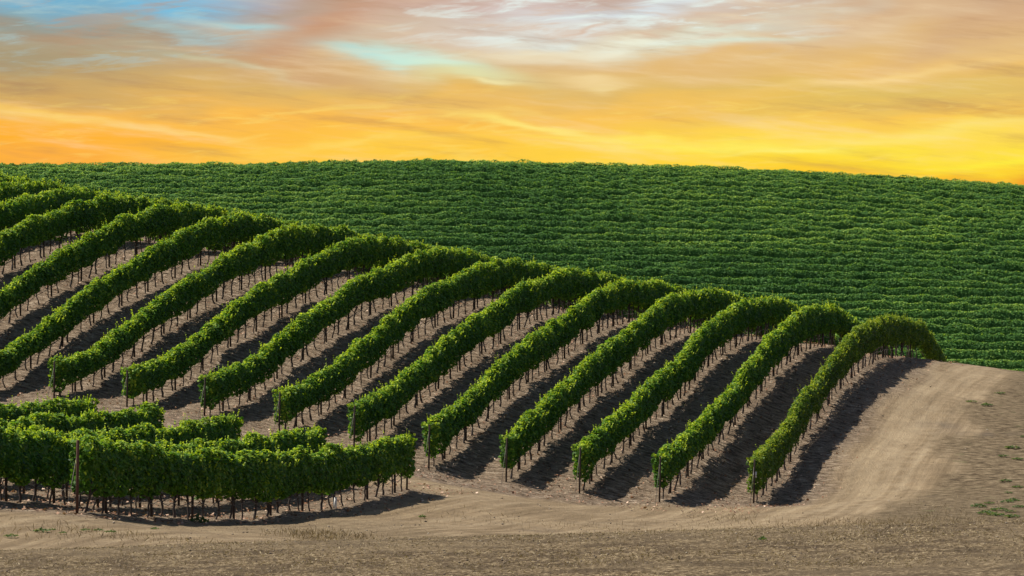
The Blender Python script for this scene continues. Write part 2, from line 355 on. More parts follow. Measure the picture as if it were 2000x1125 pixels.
n_ff = t.noise(ps, 38.0, 3, .7); n_t = t.noise(along, 2.0, 7, .62)
rowc = t.ramp(n_s, [(.37, (.065, .046, .031)), (.45, (.200, .148, .100)), (.54, (.310, .236, .165)), (.65, (.53, .43, .32))])
rowc = t.mix(t.smooth(n_f, .56, .68, 0, .6), rowc, (.30, .155, .09))
rowc = t.mix(t.smooth(n_f, .47, .34, 0, .8), rowc, (.045, .034, .028))
trkc = t.ramp(n_t, [(.34, (.20, .145, .085)), (.5, (.32, .238, .143)), (.66, (.44, .34, .215))])
trkc = t.mix(t.smooth(n_s, .50, .30, 0, .35), trkc, (.17, .125, .08))
trkc = t.mix(t.smooth(n_f, .52, .30, 0, .35), trkc, (.17, .125, .085))
mndc = t.ramp(n_f, [(.37, (.040, .027, .016)), (.45, (.135, .096, .053)), (.53, (.235, .172, .098)), (.64, (.50, .40, .25))])
mndc = t.mix(t.smooth(n_m, .54, .42, 0, .65), mndc, (.075, .052, .032)); mndc = t.mix(t.smooth(n_b, .48, .60, 0, .30), mndc, (.30, .23, .14))
wdc = t.ramp(n_s, [(.36, (.060, .042, .026)), (.48, (.145, .107, .063)), (.62, (.31, .24, .15))])
wdc = t.mix(t.smooth(n_m, .60, .72, 0, .5), wdc, (.10, .12, .045))
trkc = t.mix(t.smooth(n_m, .56, .40, 0, .35), trkc, (.20, .15, .095)); trkc = t.mix(t.m('MULTIPLY', rut, .55), trkc, (.40, .315, .205))
c_ = t.mix(trk, rowc, trkc); c_ = t.mix(weedy, c_, wdc); c_ = t.mix(mound, c_, mndc)
c_ = t.mix(t.smooth(n_b, .35, .65, 0, .28), c_, t.mix(1.0, c_, (.62, .60, .58), 'MULTIPLY'))
c_ = t.mix(t.smooth(n_ff, .35, .7, 0, .4), c_, t.mix(1.0, c_, (1.35, 1.33, 1.3), 'MULTIPLY'))
c_ = t.mix(t.m('MULTIPLY', stain, .55), c_, (.10, .082, .068))
d = t.new('ShaderNodeBsdfPrincipled'); t.put(d.inputs['Base Color'], c_); d.inputs['Roughness'].default_value = .95
d.inputs['Specular IOR Level'].default_value = .1
hgt = t.m('ADD', t.m('MULTIPLY', n_f, .6), t.m('MULTIPLY', n_s, t.m('MULTIPLY_ADD', trk, -.6, 1.1)))
bp = t.new('ShaderNodeBump'); bp.inputs['Strength'].default_value = 1.0; bp.inputs['Distance'].default_value = .22
t.l.new(hgt, bp.inputs['Height']); t.l.new(bp.outputs[0], d.inputs['Normal']); t.l.new(d.outputs[0], o.inputs[0])

# ------------------------------------------------------------------ ground sheet
def seg(parts):
    o = []
    for a_, b_, st in parts: o.append(np.arange(a_, b_, st))
    return np.concatenate(o + [[parts[-1][1]]])
xs = seg([(-4000, -400, 300), (-400, -120, 14), (-120, -60, 2), (-60, -34, .6), (-34, 28, .22), (28, 60, 1.2), (60, 120, 3), (120, 400, 14), (400, 4000, 300)])
ys = seg([(-3000, -100, 290), (-100, 60, 8), (60, 72, 1), (72, 98, .14), (98, 200, .22), (200, 262, .35), (262, 410, 1.6), (410, 600, 12), (600, 6000, 300)])
XX, YY = np.meshgrid(xs, ys); ZZ = H_exact(XX, YY)
def band(x, a, b, c__, d_): return np.clip((x - a) / (b - a), 0, 1) * np.clip((d_ - x) / (d_ - c__), 0, 1)
def sst(x): x = np.clip(x, 0, 1); return x * x * (3 - 2 * x)
OFF = XX - (a_of(1) + T * YY)                               # distance to the right of row 1
jit = (vn(XX * .5, YY * .25) - .5) * 3.0 + (vn2(XX * 2, YY * 1.2) - .5) * 1.2
blockend = np.interp(XX, [-60, -16, -10, -3, 3, 9, 11], [168, 168, 167, 166.5, 167.5, 172.5, 173])
track = np.maximum(sst((OFF - 1.6 + .25 * jit) / 1.6), sst((blockend - YY + jit * .5) / 3.0))
lowblk = sst((a_of(4) + T * YY + 1.2 - XX) / 1.0) * sst((154.5 - YY + .4 * jit) / 2.0) * sst((YY - 110) / 4)
track = track * (1 - lowblk)
weedy = sst((OFF - 5.6 + jit) / 2.4) * sst((YY - 150) / 12)
weedy = np.maximum(weedy, .45 * sst((YY - 112) / 8) * sst((142 - YY) / 10) * (1 - lowblk) * sst((jit + 1.2) / 2))
def curve(pts):
    p = np.array([((u - 1000) / F * y, y) for u, y in pts]); d_ = np.r_[0, np.cumsum(np.hypot(*np.diff(p, axis=0).T))]
    q = np.linspace(0, d_[-1], 90); q = np.column_stack([np.interp(q, d_, p[:, 0]), np.interp(q, d_, p[:, 1])])
    for _ in range(12): q[1:-1] = (q[:-2] + q[1:-1] * 2 + q[2:]) / 4
    return q
rutv = np.zeros_like(XX); sel = (YY > 98) & (YY < 240) & (abs(XX) < 34); sx, sy = XX[sel], YY[sel]; acc = np.zeros(sx.shape)
slope = lambda off: [((a_of(1) + T * y + off) * F / y + 1000, y) for y in (236, 220, 200, 185, 174)]
for cv in (slope(4.0) + [(1560, 166), (1380, 161), (1150, 158.5), (950, 158.5), (780, 161), (520, 164), (200, 166), (-200, 168)],
           slope(5.0) + [(1600, 163), (1350, 157), (1120, 150), (900, 143), (700, 132), (480, 121), (250, 112), (50, 107), (-250, 104)],
           slope(2.9)):
    q = curve(cv); dm = np.full(sx.shape, 1e9)
    for qx, qy in q: dm = np.minimum(dm, np.hypot(sx - qx, (sy - qy) * 1.0))
    acc = np.maximum(acc, np.exp(-((dm - .85) / .22) ** 2) * (.35 + .9 * vn(sx * 1.2, sy * .5)))
rutv[sel] = np.clip(acc, 0, 1)
def blob(u, Y, ru, rY): 
    x0 = (u - 1000) / F * Y; return np.exp(-((XX - x0) / ru) ** 2 - ((YY - Y) / rY) ** 2) * np.clip(vn(XX * 2.2, YY * .9) * 1.8 - .2, 0, 1)
stainv = np.clip(blob(1840, 197, 1.0, 1.1) + blob(1915, 195, 1.8, .9) + .8 * blob(1820, 176, .35, .5) + .5 * blob(1690, 177, .4, .4) + .6 * blob(1180, 143, 3.0, 1.5) + .5 * blob(1050, 141, 2.0, 1.2) + .5 * blob(300, 111, 3, .8), 0, 1)
mnd = sst((90.0 + .15 * jit - YY) / 2)
far_ = sst((YY - 262) / 5); track = track * (1 - far_); weedy = weedy * (1 - far_)
fine = ((vn(XX * 2.3, YY * 2.3) - .5) * .07 + (vn2(XX * .6, YY * .6) - .5) * .12) * (1 - .85 * track)
furrow = np.cos((XX - a_of(1) - T * YY) / 3.2 * 2 * np.pi) * .05 * (1 - track) * (YY > 105) * (YY < 262) * (OFF < 1)
ZG = ZZ + np.where((YY > 60) & (YY < 262) & (abs(XX) < 60), fine, 0) + furrow - .03 * rutv
ny, nx = XX.shape
idx = np.arange(ny * nx).reshape(ny, nx)
quads = np.stack([idx[:-1, :-1], idx[:-1, 1:], idx[1:, 1:], idx[1:, :-1]], -1).reshape(-1, 4)
me = mesh_np('ground', np.stack([XX, YY, ZG], -1).reshape(-1, 3), quads, np.full(len(quads), 4), gm,
             {'track': ('POINT', track.ravel()), 'mound': ('POINT', mnd.ravel()), 'weedy': ('POINT', weedy.ravel()), 'rut': ('POINT', rutv.ravel()), 'stain': ('POINT', stainv.ravel())}, smooth=True)
tag(add('ground', me), kind='structure')

# ------------------------------------------------------------------ leaves
def leaves(Pc, N, size, tint, roll_down=.8, hexa=True, droop=.25):
    """folded lobed leaves at Pc facing N; returns verts, loops, sizes, tint"""
    m = len(Pc); N = N / np.linalg.norm(N, axis=1)[:, None]
    d_ = rng.normal(size=(m, 3)) * (1 - roll_down) * 1.4; d_[:, 2] -= roll_down
    d_ -= (d_ * N).sum(1)[:, None] * N; d_ /= np.linalg.norm(d_, axis=1)[:, None] + 1e-9
    s_ = np.cross(N, d_); S = size[:, None]
    if hexa:
        tpl = [(-.45, 0, .02), (-.30, .46, -.10), (.18, .42, -.13), (.58, 0, -.02), (.18, -.42, -.13), (-.30, -.46, -.10)]
        fc = [0, 1, 2, 3, 0, 3, 4, 5]; nvp = 6; nq = 2
    else:
        tpl = [(-.5, 0, .0), (0, .45, -.12), (.55, 0, 0), (0, -.45, -.12)]; fc = [0, 1, 2, 3]; nvp = 4; nq = 1
    V = np.empty((m, nvp, 3)); asp = rng.uniform(.8, 1.15, m)[:, None]
    for i, (p, q, r) in enumerate(tpl):
        V[:, i] = Pc + S * (p * d_ + q * asp * s_ + r * N)
    L = (np.arange(m) * nvp)[:, None] + np.array(fc)[None]
    return V.reshape(-1, 3), L.ravel(), np.full(m * nq, 4), np.repeat(tint, nq)

def hedge(Xf, Yf, zf, hf, s0, s1, dens, lsize, seed, width=.46, lo=.33, shoots=True, hexa=True, amp=.92, far=False, endfull=.9):
    """foliage wall along a line; s is distance along it. Returns leaf mesh arrays relative to the world"""
    L = s1 - s0; m = int(L * dens)
    s = rng.uniform(s0, s1, m)
    ph = rng.uniform(0, 2 * np.pi, m)
    # favour top and sides over underside
    keep = (np.sin(ph) > -.75) | (rng.random(m) < .4); s = s[keep]; ph = ph[keep]; m = len(s)
    gx, gy = Xf(s), Yf(s); h = hf(s); z0 = zf(gx, gy)
    ds = .05; tx = (Xf(s + ds) - Xf(s - ds)); ty = (Yf(s + ds) - Yf(s - ds)); tl = np.hypot(tx, ty); tx /= tl; ty /= tl
    nx_, ny_ = ty, -tx                                # to the right of the line
    cph, sph = np.cos(ph), np.sin(ph)
    q = (np.abs(cph) ** 3 + np.abs(sph) ** 3) ** (-1 / 3)      # rounded box section
    sd = seed * 7.31
    big = (vn(s * .69 + sd, ph * .5 + sd) - .5); med = (vn2(s * 1.9 + sd, ph * 1.3) - .5); sm = (vn(s * 4.5 + sd, ph * 3.0 + 31) - .5)
    rad = 1 + amp * (.30 * big + .34 * med + .30 * sm)
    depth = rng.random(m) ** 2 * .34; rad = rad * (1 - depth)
    topv = 1 + amp * (.10 * (vn(s * .8 + sd, s * 0 + 5) - .5) + .16 * (vn2(s * 2.1 + sd, s * 0 + 9) - .5))
    botv = lo + amp * .10 * (vn2(s * 1.1 + sd, s * 0 + 70) - .5) * 2
    ht = h * topv; hb = h * botv; cz = (ht + hb) / 2; hz = (ht - hb) / 2
    # ends are rounded off and hang lower
    e = np.minimum(s - s0, s1 - s); es = np.clip(e / .6, 0, 1) ** .5
    xo = width * q * cph * rad * (.75 + .25 * es); zo = hz * q * sph * (1 + (rad - 1) * .55)
    tt = np.clip((zo / hz + 1) / 2, 0, 1); xo = xo * (1.12 - .42 * tt)
    zo = np.where(e < 1.6, zo - (1 - es) * .05 - np.where(sph < 0, (1 - e / 1.6) * endfull * .28, 0), zo)
    Pc = np.stack([gx + nx_ * xo, gy + ny_ * xo, z0 + cz + zo], 1)
    on = np.stack([nx_ * cph, ny_ * cph, sph * .8], 1)
    N = on * .85 + np.array([0, 0, .8]) + rng.normal(size=(m, 3)) * .48
    size = lsize * rng.uniform(.65, 1.25, m)
    base_t = .38 if not far else .34 + .35 * (vn(gx * .06 + 9, gy * .10) - .5)
    tint = np.clip(base_t + .15 * rng.normal(size=m) + .36 * np.clip(sph, 0, 1) ** 2 * (rng.random(m) < .65) - .5 * depth + .2 * med, 0, 1)  # paler young top leaves; light on top and shade inside painted into tint
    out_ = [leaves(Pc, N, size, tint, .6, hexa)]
    if not far:                                       # leafy faces that close the two ends
        me_ = 300
        for se, sg_ in ((s0, -1), (s1, 1)):
            a1 = np.full(me_, se); hq = hf(a1); xo = rng.uniform(-1, 1, me_); zf_ = rng.random(me_)
            zo = hq * (lo * .8 + (1 - lo * .8) * zf_); bul = (1 - xo ** 2) * (.04 + .26 * np.sin(zf_ * 2.6) * vn(xo * 2 + sd, zf_ * 4)) * rng.uniform(.2, 1.3, me_); xo = xo * (.45 + .55 * zf_) + .12 * rng.normal(size=me_)
            tx0 = float(tx[0]); ty0 = float(ty[0]); xo = xo * width * .95
            ex, ey = Xf(a1), Yf(a1)
            Pe = np.stack([ex + ty0 * xo + sg_ * tx0 * bul, ey - tx0 * xo + sg_ * ty0 * bul, zf(ex, ey) + zo], 1)
            Ne = np.array([sg_ * tx0, sg_ * ty0, .5]) + rng.normal(size=(me_, 3)) * .55
            out_.append(leaves(Pe, Ne, lsize * rng.uniform(.65, 1.25, me_), np.clip(rng.normal(.42, .2, me_) + .2 * (zf_ > .85), 0, 1), .6, hexa))  # upper leaves of the end face get the same painted top light
    if shoots:                                        # young shoots standing out of the top and drooping from the sides
        ns = int(L * 8); ss = rng.uniform(s0, s1, ns); side = rng.uniform(-1, 1, ns)
        gx, gy = Xf(ss), Yf(ss); hh = hf(ss) * (1 + .08 * (vn(ss * .8 + sd, ss * 0 + 5) - .5)); zz = zf(gx, gy)
        ln = rng.uniform(.06, .20, ns) + .30 * rng.random(ns) * (rng.random(ns) < .22); lean = side * .6
        PP, NN, SS, TT = [], [], [], []
        for j in range(5):
            f = (j + .5) / 5
            px = gx + side * width * .8 + lean * ln * f; py = gy + rng.normal(size=ns) * .03
            pz = zz + hh * (1 - .22 * abs(side) ** 2) + ln * f
            PP.append(np.stack([px, py, pz], 1)); NN.append(rng.normal(size=(ns, 3)) * .7 + np.array([0, 0, .6]))
            SS.append(lsize * (1.0 - .5 * f) * rng.uniform(.7, 1.1, ns)); TT.append(np.clip(.62 + .25 * f + .1 * rng.normal(size=ns), 0, 1))
        out_.append(leaves(np.concatenate(PP), np.concatenate(NN), np.concatenate(SS), np.concatenate(TT), .2, hexa))
    # dense inner canopy so that the wall is opaque
    nsx = int(L / (.25 if not far else .5)) + 2; sg = np.linspace(s0 + .45, s1 - .45, nsx); k_ = 10
    gx, gy = Xf(sg), Yf(sg); zz = zf(gx, gy); h = hf(sg)
    th = np.arange(k_) / k_ * 2 * np.pi; SG, TH = np.meshgrid(sg, th, indexing='ij')
    cs, sn = np.cos(TH), np.sin(TH); q = (abs(cs) ** 3 + abs(sn) ** 3) ** (-1 / 3)
    rr = .62 + .22 * (rng.random(SG.shape) - .5)
    lo_, hi_ = (h * (lo + .04))[:, None], (h * .95)[:, None]
    xo = width * q * cs * rr; zo = (hi_ + lo_) / 2 + (hi_ - lo_) / 2 * q * sn * (.86 + .2 * (rng.random(SG.shape) - .5))
    tx = np.gradient(gx); ty = np.gradient(gy); tl = np.hypot(tx, ty); tx /= tl; ty /= tl
    Vc = np.stack([gx[:, None] + ty[:, None] * xo, gy[:, None] - tx[:, None] * xo, zz[:, None] + zo], -1).reshape(-1, 3)
    ii = np.arange(nsx * k_).reshape(nsx, k_); jj = np.roll(ii, -1, 1)
    qd = np.stack([ii[:-1], jj[:-1], jj[1:], ii[1:]], -1).reshape(-1, 4)
    caps = [ii[0][::-1], ii[-1]]
    Lc = np.concatenate([qd.ravel(), caps[0], caps[1]]); Sc = np.concatenate([np.full(len(qd), 4), [k_, k_]])
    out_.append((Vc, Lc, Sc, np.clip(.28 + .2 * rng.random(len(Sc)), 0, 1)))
    return out_
def pack(name, parts, material, org):
    off = 0; Vs, Ls, Ss, Ts = [], [], [], []
    for V, L, S, Tt in parts:
        Vs.append(V - np.array(org)); Ls.append(L + off); Ss.append(S); Ts.append(Tt); off += len(V)
    return mesh_np(name, np.concatenate(Vs), np.concatenate(Ls), np.concatenate(Ss), material, {'tint': ('FACE', np.concatenate(Ts))})

# ------------------------------------------------------------------ trunk and post prototypes
dirv = np.array([T, 1.0]); dirv /= np.linalg.norm(dirv)
def trunk_mesh(seed):
    r = np.random.default_rng(seed); mb = MB(); n_ = 8; hgt_ = .95
    zz = np.linspace(-.08, hgt_, n_); wob = np.cumsum(r.normal(size=(n_, 2)) * .026, 0); wob -= wob[1]
    rad = np.interp(zz, [-.08, 0, .1, .6, .95], [.052, .047, .036, .032, .040]) * r.uniform(.75, 1.15) * (1 + .18 * r.normal(size=n_))
    pts = np.column_stack([wob, zz]); mb.tube(pts, rad, 7)
    for sg in (-1, 1):                               # the two cordon arms along the wire
        m_ = 6; f = np.linspace(0, 1, m_); z1 = .60 + .10 * r.random()
        base = np.array([np.interp(z1 - .1, zz, wob[:, 0]), np.interp(z1 - .1, zz, wob[:, 1]), z1 - .1])
        p = np.column_stack([base[0] + sg * dirv[0] * .74 * f + r.normal(size=m_) * .012, base[1] + sg * dirv[1] * .74 * f, base[2] + .16 * np.sin(f * 1.5) + .022 * r.normal(size=m_)])
        p[0] = base; mb.tube(p, np.linspace(.024, .012, m_), 5)
    return mb.mesh('trunk', M_BARK)
TR = [trunk_mesh(i) for i in range(9)]
def post_mesh(h, r, m_):
    mb = MB(); mb.tube([(0, 0, -.2), (0, 0, h * .5), (0, 0, h - .01), (0, 0, h)], [r, r, r, r * .8], 8); return mb.mesh('post', m_, smooth=False)
POST = post_mesh(1.5, .042, M_POST); ENDP = post_mesh(2.0, .036, M_POST); RUSTP = post_mesh(2.08, .042, M_RUST)

def vine_row(k, Y0, Y1, hfun, label, group, material, dens, lsize, endpost=ENDP, trunks_to=232, width=.38, lo=.395, hexa=True, start_s=0.0):
    a_ = a_of(k); cl = 1 / math.cos(math.atan(T)); L = (Y1 - Y0) * cl
    Xf = lambda s: a_ + T * (Y0 + s / cl) + .10 * (vn2(s * .12 + k * 5, s * 0 + 1) - .5)
    Yf = lambda s: Y0 + s / cl
    org = (float(Xf(np.array([0.]))[0]), Y0, float(H(Xf(np.array([0.])), np.array([Y0]))[0]))
    root = empty('vine_row', org); tag(root, label, 'vine row', group)
    parts = hedge(Xf, Yf, H, lambda s: hfun(Xf(s), Yf(s)), 0.0, L, dens, lsize, k + (50 if Y0 < 160 else 0), width=width, lo=lo, hexa=hexa)
    add('foliage', pack('foliage', parts, material, org), root)
    # trunks every 1.45 m and a stake beside every third vine
    ss = np.arange(.55, min(L, (trunks_to - Y0) * cl), 1.45); ss = ss + rng.normal(size=len(ss)) * .10
    gx, gy = Xf(ss), Yf(ss); gz = H(gx, gy)
    for i in range(len(ss)):
        o_ = add('trunk', random.choice(TR), root, (gx[i] - org[0], gy[i] - org[1], gz[i] - org[2]))
        o_.rotation_euler = (random.gauss(0, .05), random.gauss(0, .05), random.choice([0, math.pi]) + random.gauss(0, .08))
        sc_ = random.uniform(.88, 1.12); o_.scale = (sc_, sc_, random.uniform(.9, 1.05))
        if i % 3 == 1:
            q = Xf(ss[i:i+1] + .42), Yf(ss[i:i+1] + .42); zq = H(*q)
            p_ = add('post', POST, root, (q[0][0] - org[0], q[1][0] - org[1], zq[0] - org[2]))
            p_.rotation_euler = (random.gauss(0, .015), random.gauss(0, .015), 0)
    p_ = add('end_post', endpost, root, (-T * .30, -.30, float(H(org[0] - T * .30, org[1] - .30)[0]) - org[2]))
    hh = float(hfun(np.array([org[0]]), np.array([Y0]))[0]); p_.scale = (1, 1, max(.8, hh / 2.08)); p_.rotation_euler = (.05, .02, 0)
    mb = MB(); gz_ = float(H(org[0] - T * 1.1, Y0 - 1.0)[0]) - org[2]             # guy wire from the end post
    mb.tube([(-T * .30, -.34, hh * .8), (-T * 1.3, -1.3, gz_ - .05)], .008, 4); add('guy_wire', mb.mesh('guy_wire', M_HOSE), root)
    sg = np.arange(0.05, min(L, (trunks_to + 6 - Y0) * cl), .36); gx, gy = Xf(sg), Yf(sg); gz = H(gx, gy)
    sag = .50 + .05 * np.sin(sg / 1.45 * 2 * np.pi) * vn(sg * .5, sg * 0 + k) * 1.6 + (vn2(sg * 1.4, sg * 0 + k) - .5) * .10
    mb = MB(); mb.tube(np.column_stack([gx + .05 - org[0], gy - org[1], gz + sag - org[2]]), .013, 4); add('drip_hose', mb.mesh('drip_hose', M_HOSE), root)
    return root, org, Xf, Yf

def h_upper(X, Y):
    u = 1000 + F * X / Y
    end = np.interp(u, [-200, 260, 620, 850, 1500], [1.62, 1.66, 1.88, 2.0, 2.02])
    top = np.interp(u, [-200, 500, 900], [2.36, 2.28, 2.2])
    return (end + (top - end) * sst((Y - 174) / 40))
UE = {1: 1473, 2: 1289, 3: 1136, 4: 992, 5: 841, 6: 695, 7: 547, 8: 402, 9: 252, 10: 108}
ORD = ['', 'first', 'second', 'third', 'fourth', 'fifth', 'sixth', 'seventh', 'eighth', 'ninth', 'tenth', 'eleventh', 'twelfth', 'thirteenth', 'fourteenth', 'fifteenth', 'sixteenth', 'seventeenth', 'eighteenth']
for k in range(1, 19):
    Y0 = Y_of(k, UE[k]) if k in UE else 171.6
    if k == 1: lab = 'olive tinted vine row beside the bare dirt slope, arching over the crest'
    elif k <= 10: lab = 'green vine row arching over the ridge, %s from the bare dirt slope' % ORD[k]
    elif k <= 16: lab = 'vine row cut by the left picture edge, %s from the bare dirt slope' % ORD[k]
    else: lab = 'vine row behind the ridge at upper left, %s from the bare dirt slope' % ORD[k]
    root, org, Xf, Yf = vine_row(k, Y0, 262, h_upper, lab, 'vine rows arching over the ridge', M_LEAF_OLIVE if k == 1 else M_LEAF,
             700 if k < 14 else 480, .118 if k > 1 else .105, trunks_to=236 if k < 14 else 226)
    if k == 1:                                       # white tag fixed to the first end post
        mb = MB(); mb.box((0, -.19, 1.28), (.075, .012, .13)); add('tag', mb.mesh('tag', M_WHITE, False), root)
LOWE = {4: 795, 5: 622, 6: 455, 7: 308, 8: 178}
LOWS = {4: 114.6, 5: 107.0, 6: 114.0, 7: 123.0, 8: 131.0}
h_low = lambda X, Y: np.full(np.shape(X), 2.10)
LLAB = {4: 'nearest vine row, with a rust coloured post at its near end', 5: 'second nearest vine row of the lower block, seen left of the rusty post',
        6: 'third nearest vine row of the lower block, ending behind the nearest rows', 7: 'fourth nearest vine row of the lower block, in front of the fifth',
        8: 'hindmost short vine row of the lower block, at the left picture edge'}
for k in range(4, 9):
    root, org, Xf, Yf = vine_row(k, LOWS[k], Y_of(k, LOWE[k]), h_low, LLAB[k], 'vine rows of the lower block', M_LEAF, 1050 if k == 4 else 800, .108,
             endpost=RUSTP if k == 4 else ENDP, trunks_to=400, width=.36 if k == 4 else .32, lo=.36)
    L = (Y_of(k, LOWE[k]) - LOWS[k]) / math.cos(math.atan(T)); s_ = np.array([L - .05])
    q = float(Xf(s_)[0]), float(Yf(s_)[0])
    p_ = add('end_post', ENDP, root, (q[0] - org[0], q[1] - org[1], float(H(*q)[0]) - org[2])); p_.rotation_euler = (0, .02, 0)
    if k == 4:                                       # pale guard round one young vine
        s_ = np.array([(Y_of(4, 652) - LOWS[4]) / math.cos(math.atan(T))]); q = float(Xf(s_)[0]) + .05, float(Yf(s_)[0])
        mb = MB(); mb.tube([(0, 0, -.03), (0, 0, .2), (.02, 0, .42)], [.055, .05, .045], 8)
        g_ = add('trunk_guard', mb.mesh('trunk_guard', M_WHITE), root, (q[0] - org[0], q[1] - org[1], float(H(*q)[0]) - org[2]))

# ------------------------------------------------------------------ far hillside rows
Yr = np.arange(288.0, 395.0, 3.1); nfar = len(Yr)
fv_u = [0, 350, 500, 740, 860, 1000, 1100, 1220, 1330, 1450, 1560, 1680, 1840, 2000]
fv_v = [350, 405, 430, 470, 490, 512, 528, 548, 566, 585, 603, 640, 705, 728]
for j, Y in enumerate(Yr):
    # leftmost azimuth at which this row can be seen over the ridge
    us = np.linspace(-260, 2260, 200); Xs = (us - 1000) / F * Y; top = EYE - F * (H(Xs, np.full(200, Y)) + 2.0) / Y
    vis = top < np.interp(us, fv_u, fv_v) + 22
    if not vis.any(): continue
    u0 = us[vis][0]; x0 = (u0 - 1000) / F * Y; x1 = (2260 - 1000) / F * Y
    bend = lambda s, x0=x0: 6.0 * ((x0 + s) / 50.0) ** 2 * .35
    Xf = lambda s, x0=x0: x0 + s
    Yf = lambda s, x0=x0, Y=Y: Y + (vn2((x0 + s) * .05, s * 0 + Y) - .5) * .25
    dn = 400
    hf_ = lambda s, Y=Y, x0=x0: 1.66 + .20 * (vn((x0 + s) * .22, s * 0 + Y * 1.7) - .5) + .20 * (vn2((x0 + s) * .75, s * 0 + Y * 1.7) - .5)
    parts = hedge(Xf, Yf, H, hf_, 0.0, x1 - x0, dn, .14, j + 100, width=.50, lo=.15, shoots=False, hexa=False, amp=.50 + .45 * j / nfar, far=True)
    org = (x0, Y, float(H(x0, Y)[0])); root = empty('vine_row', org)
    if j == nfar - 1: lab = 'highest vine row along the skyline of the far green hillside'
    elif j == 0: lab = 'lowest vine row of the far hillside, just above the bare slope'
    else: lab = 'vine row crossing the far green hillside, %s below the skyline row' % ['', 'one', 'two', 'three', 'four', 'five', 'six', 'seven', 'eight', 'nine', 'ten', 'eleven', 'twelve', 'thirteen', 'fourteen', 'fifteen', 'sixteen', 'seventeen', 'eighteen', 'nineteen', 'twenty', 'twenty-one', 'twenty-two', 'twenty-three', 'twenty-four', 'twenty-five', 'twenty-six', 'twenty-seven', 'twenty-eight', 'twenty-nine', 'thirty', 'thirty-one', 'thirty-two', 'thirty-three', 'thirty-four', 'thirty-five'][nfar - 1 - j]
    tag(root, lab, 'vine row', 'vine rows across the far hillside')
    add('foliage', pack('foliage', parts, M_LEAF_FAR, org), root)

# ------------------------------------------------------------------ loose ground cover
def place(u, Y):
    X = (u - 1000) / F * Y; return X, Y, H(X, Y)
# straw stubble on the near mound
m = 80000
uu = rng.uniform(-150, 2150, m); YY_ = rng.uniform(73.5, 92, m); X, Y, Z = place(uu, YY_)
kp = rng.random(m) < .25 + .9 * vn(X * .9, Y * .5); X, Y, Z = X[kp], Y[kp], Z[kp]; m = len(X)
def blades(X, Y, Z, ln, wd, lean, tint):
    m = len(X); az = rng.uniform(0, 2*np.pi, m); le = np.clip(rng.normal(lean, .3, m), 0, 1.5)
    d_ = np.stack([np.sin(le) * np.cos(az), np.sin(le) * np.sin(az), np.cos(le)], 1)
    s_ = np.cross(d_, rng.normal(size=(m, 3))); s_ /= np.linalg.norm(s_, axis=1)[:, None]
    B = np.stack([X, Y, Z - .01], 1); ln = ln[:, None]; wd = wd[:, None]
    V = np.stack([B - s_ * wd, B + s_ * wd, B + d_ * ln * .6 + s_ * wd * .7 - np.array([0, 0, .0]), B + d_ * ln - np.array([0, 0, 1]) * ln * .12], 1)
    return V.reshape(-1, 3), (np.arange(m) * 4)[:, None] + np.array([0, 1, 2, 3]), np.full(m, 4), tint
V, L, S, Tt = blades(X, Y, Z, rng.uniform(.03, .10, m), rng.uniform(.004, .009, m), 1.15, np.clip(rng.normal(.45, .22, m), 0, 1))
tag(add('straw_stubble', mesh_np('straw_stubble', V, L.ravel(), S, M_STRAW, {'tint': ('FACE', Tt)})), 'short dry straw stubble covering the near mound', 'straw', kind='stuff')
# dry grass standing behind the mound edge and along the track
Xs, Ys = [], []
for (uc, Yc, su, sY, cnt) in [(1760, 158, 130, 2.0, 1500), (1650, 156, 170, 2.5, 900), (640, 121, 55, 2.5, 1300), (200, 105, 150, 1.5, 700), (1850, 163, 60, 5, 500), (1420, 163, 40, 2, 250), (1050, 146, 150, 3, 300)]:
    u_ = rng.normal(uc, su, cnt); y_ = rng.normal(Yc, sY, cnt); Xs.append((u_ - 1000) / F * y_); Ys.append(y_)
X = np.concatenate(Xs); Y = np.concatenate(Ys); Z = H(X, Y); m = len(X)
V, L, S, Tt = blades(X, Y, Z, rng.uniform(.05, .24, m), rng.uniform(.005, .010, m), .5, np.clip(rng.normal(.35, .2, m), 0, 1))
tag(add('dry_grass', mesh_np('dry_grass', V, L.ravel(), S, M_STRAW, {'tint': ('FACE', Tt)})), 'tufts of tall dry grass along the edge of the track', 'dry grass', kind='stuff')
# fallen leaves between the rows
m = 30000
kk = rng.integers(1, 17, m) + rng.normal(0, .33, m) - .1; Y = rng.uniform(166, 240, m); X = -26.9 - 3.2 * (kk - 1) + T * Y
m2 = 5000; Y2 = rng.uniform(112, 158, m2); k2 = 4 + rng.uniform(-.5, 4, m2); X2 = -26.9 - 3.2 * (k2 - 1) + T * Y2
X = np.concatenate([X, X2]); Y = np.concatenate([Y, Y2]); Z = H(X, Y) + .06; m = len(X)
N = rng.normal(size=(m, 3)) * .35 + np.array([0, 0, 1])
V, L, S, Tt = leaves(np.stack([X, Y, Z], 1), N, rng.uniform(.05, .14, m), np.clip(rng.normal(.42, .25, m), 0, 1), .1, False)
tag(add('fallen_leaves', mesh_np('fallen_leaves', V, L, S, M_LITTER, {'tint': ('FACE', Tt)})), 'dry reddish brown leaves fallen between the vine rows', 'fallen leaves', kind='stuff')
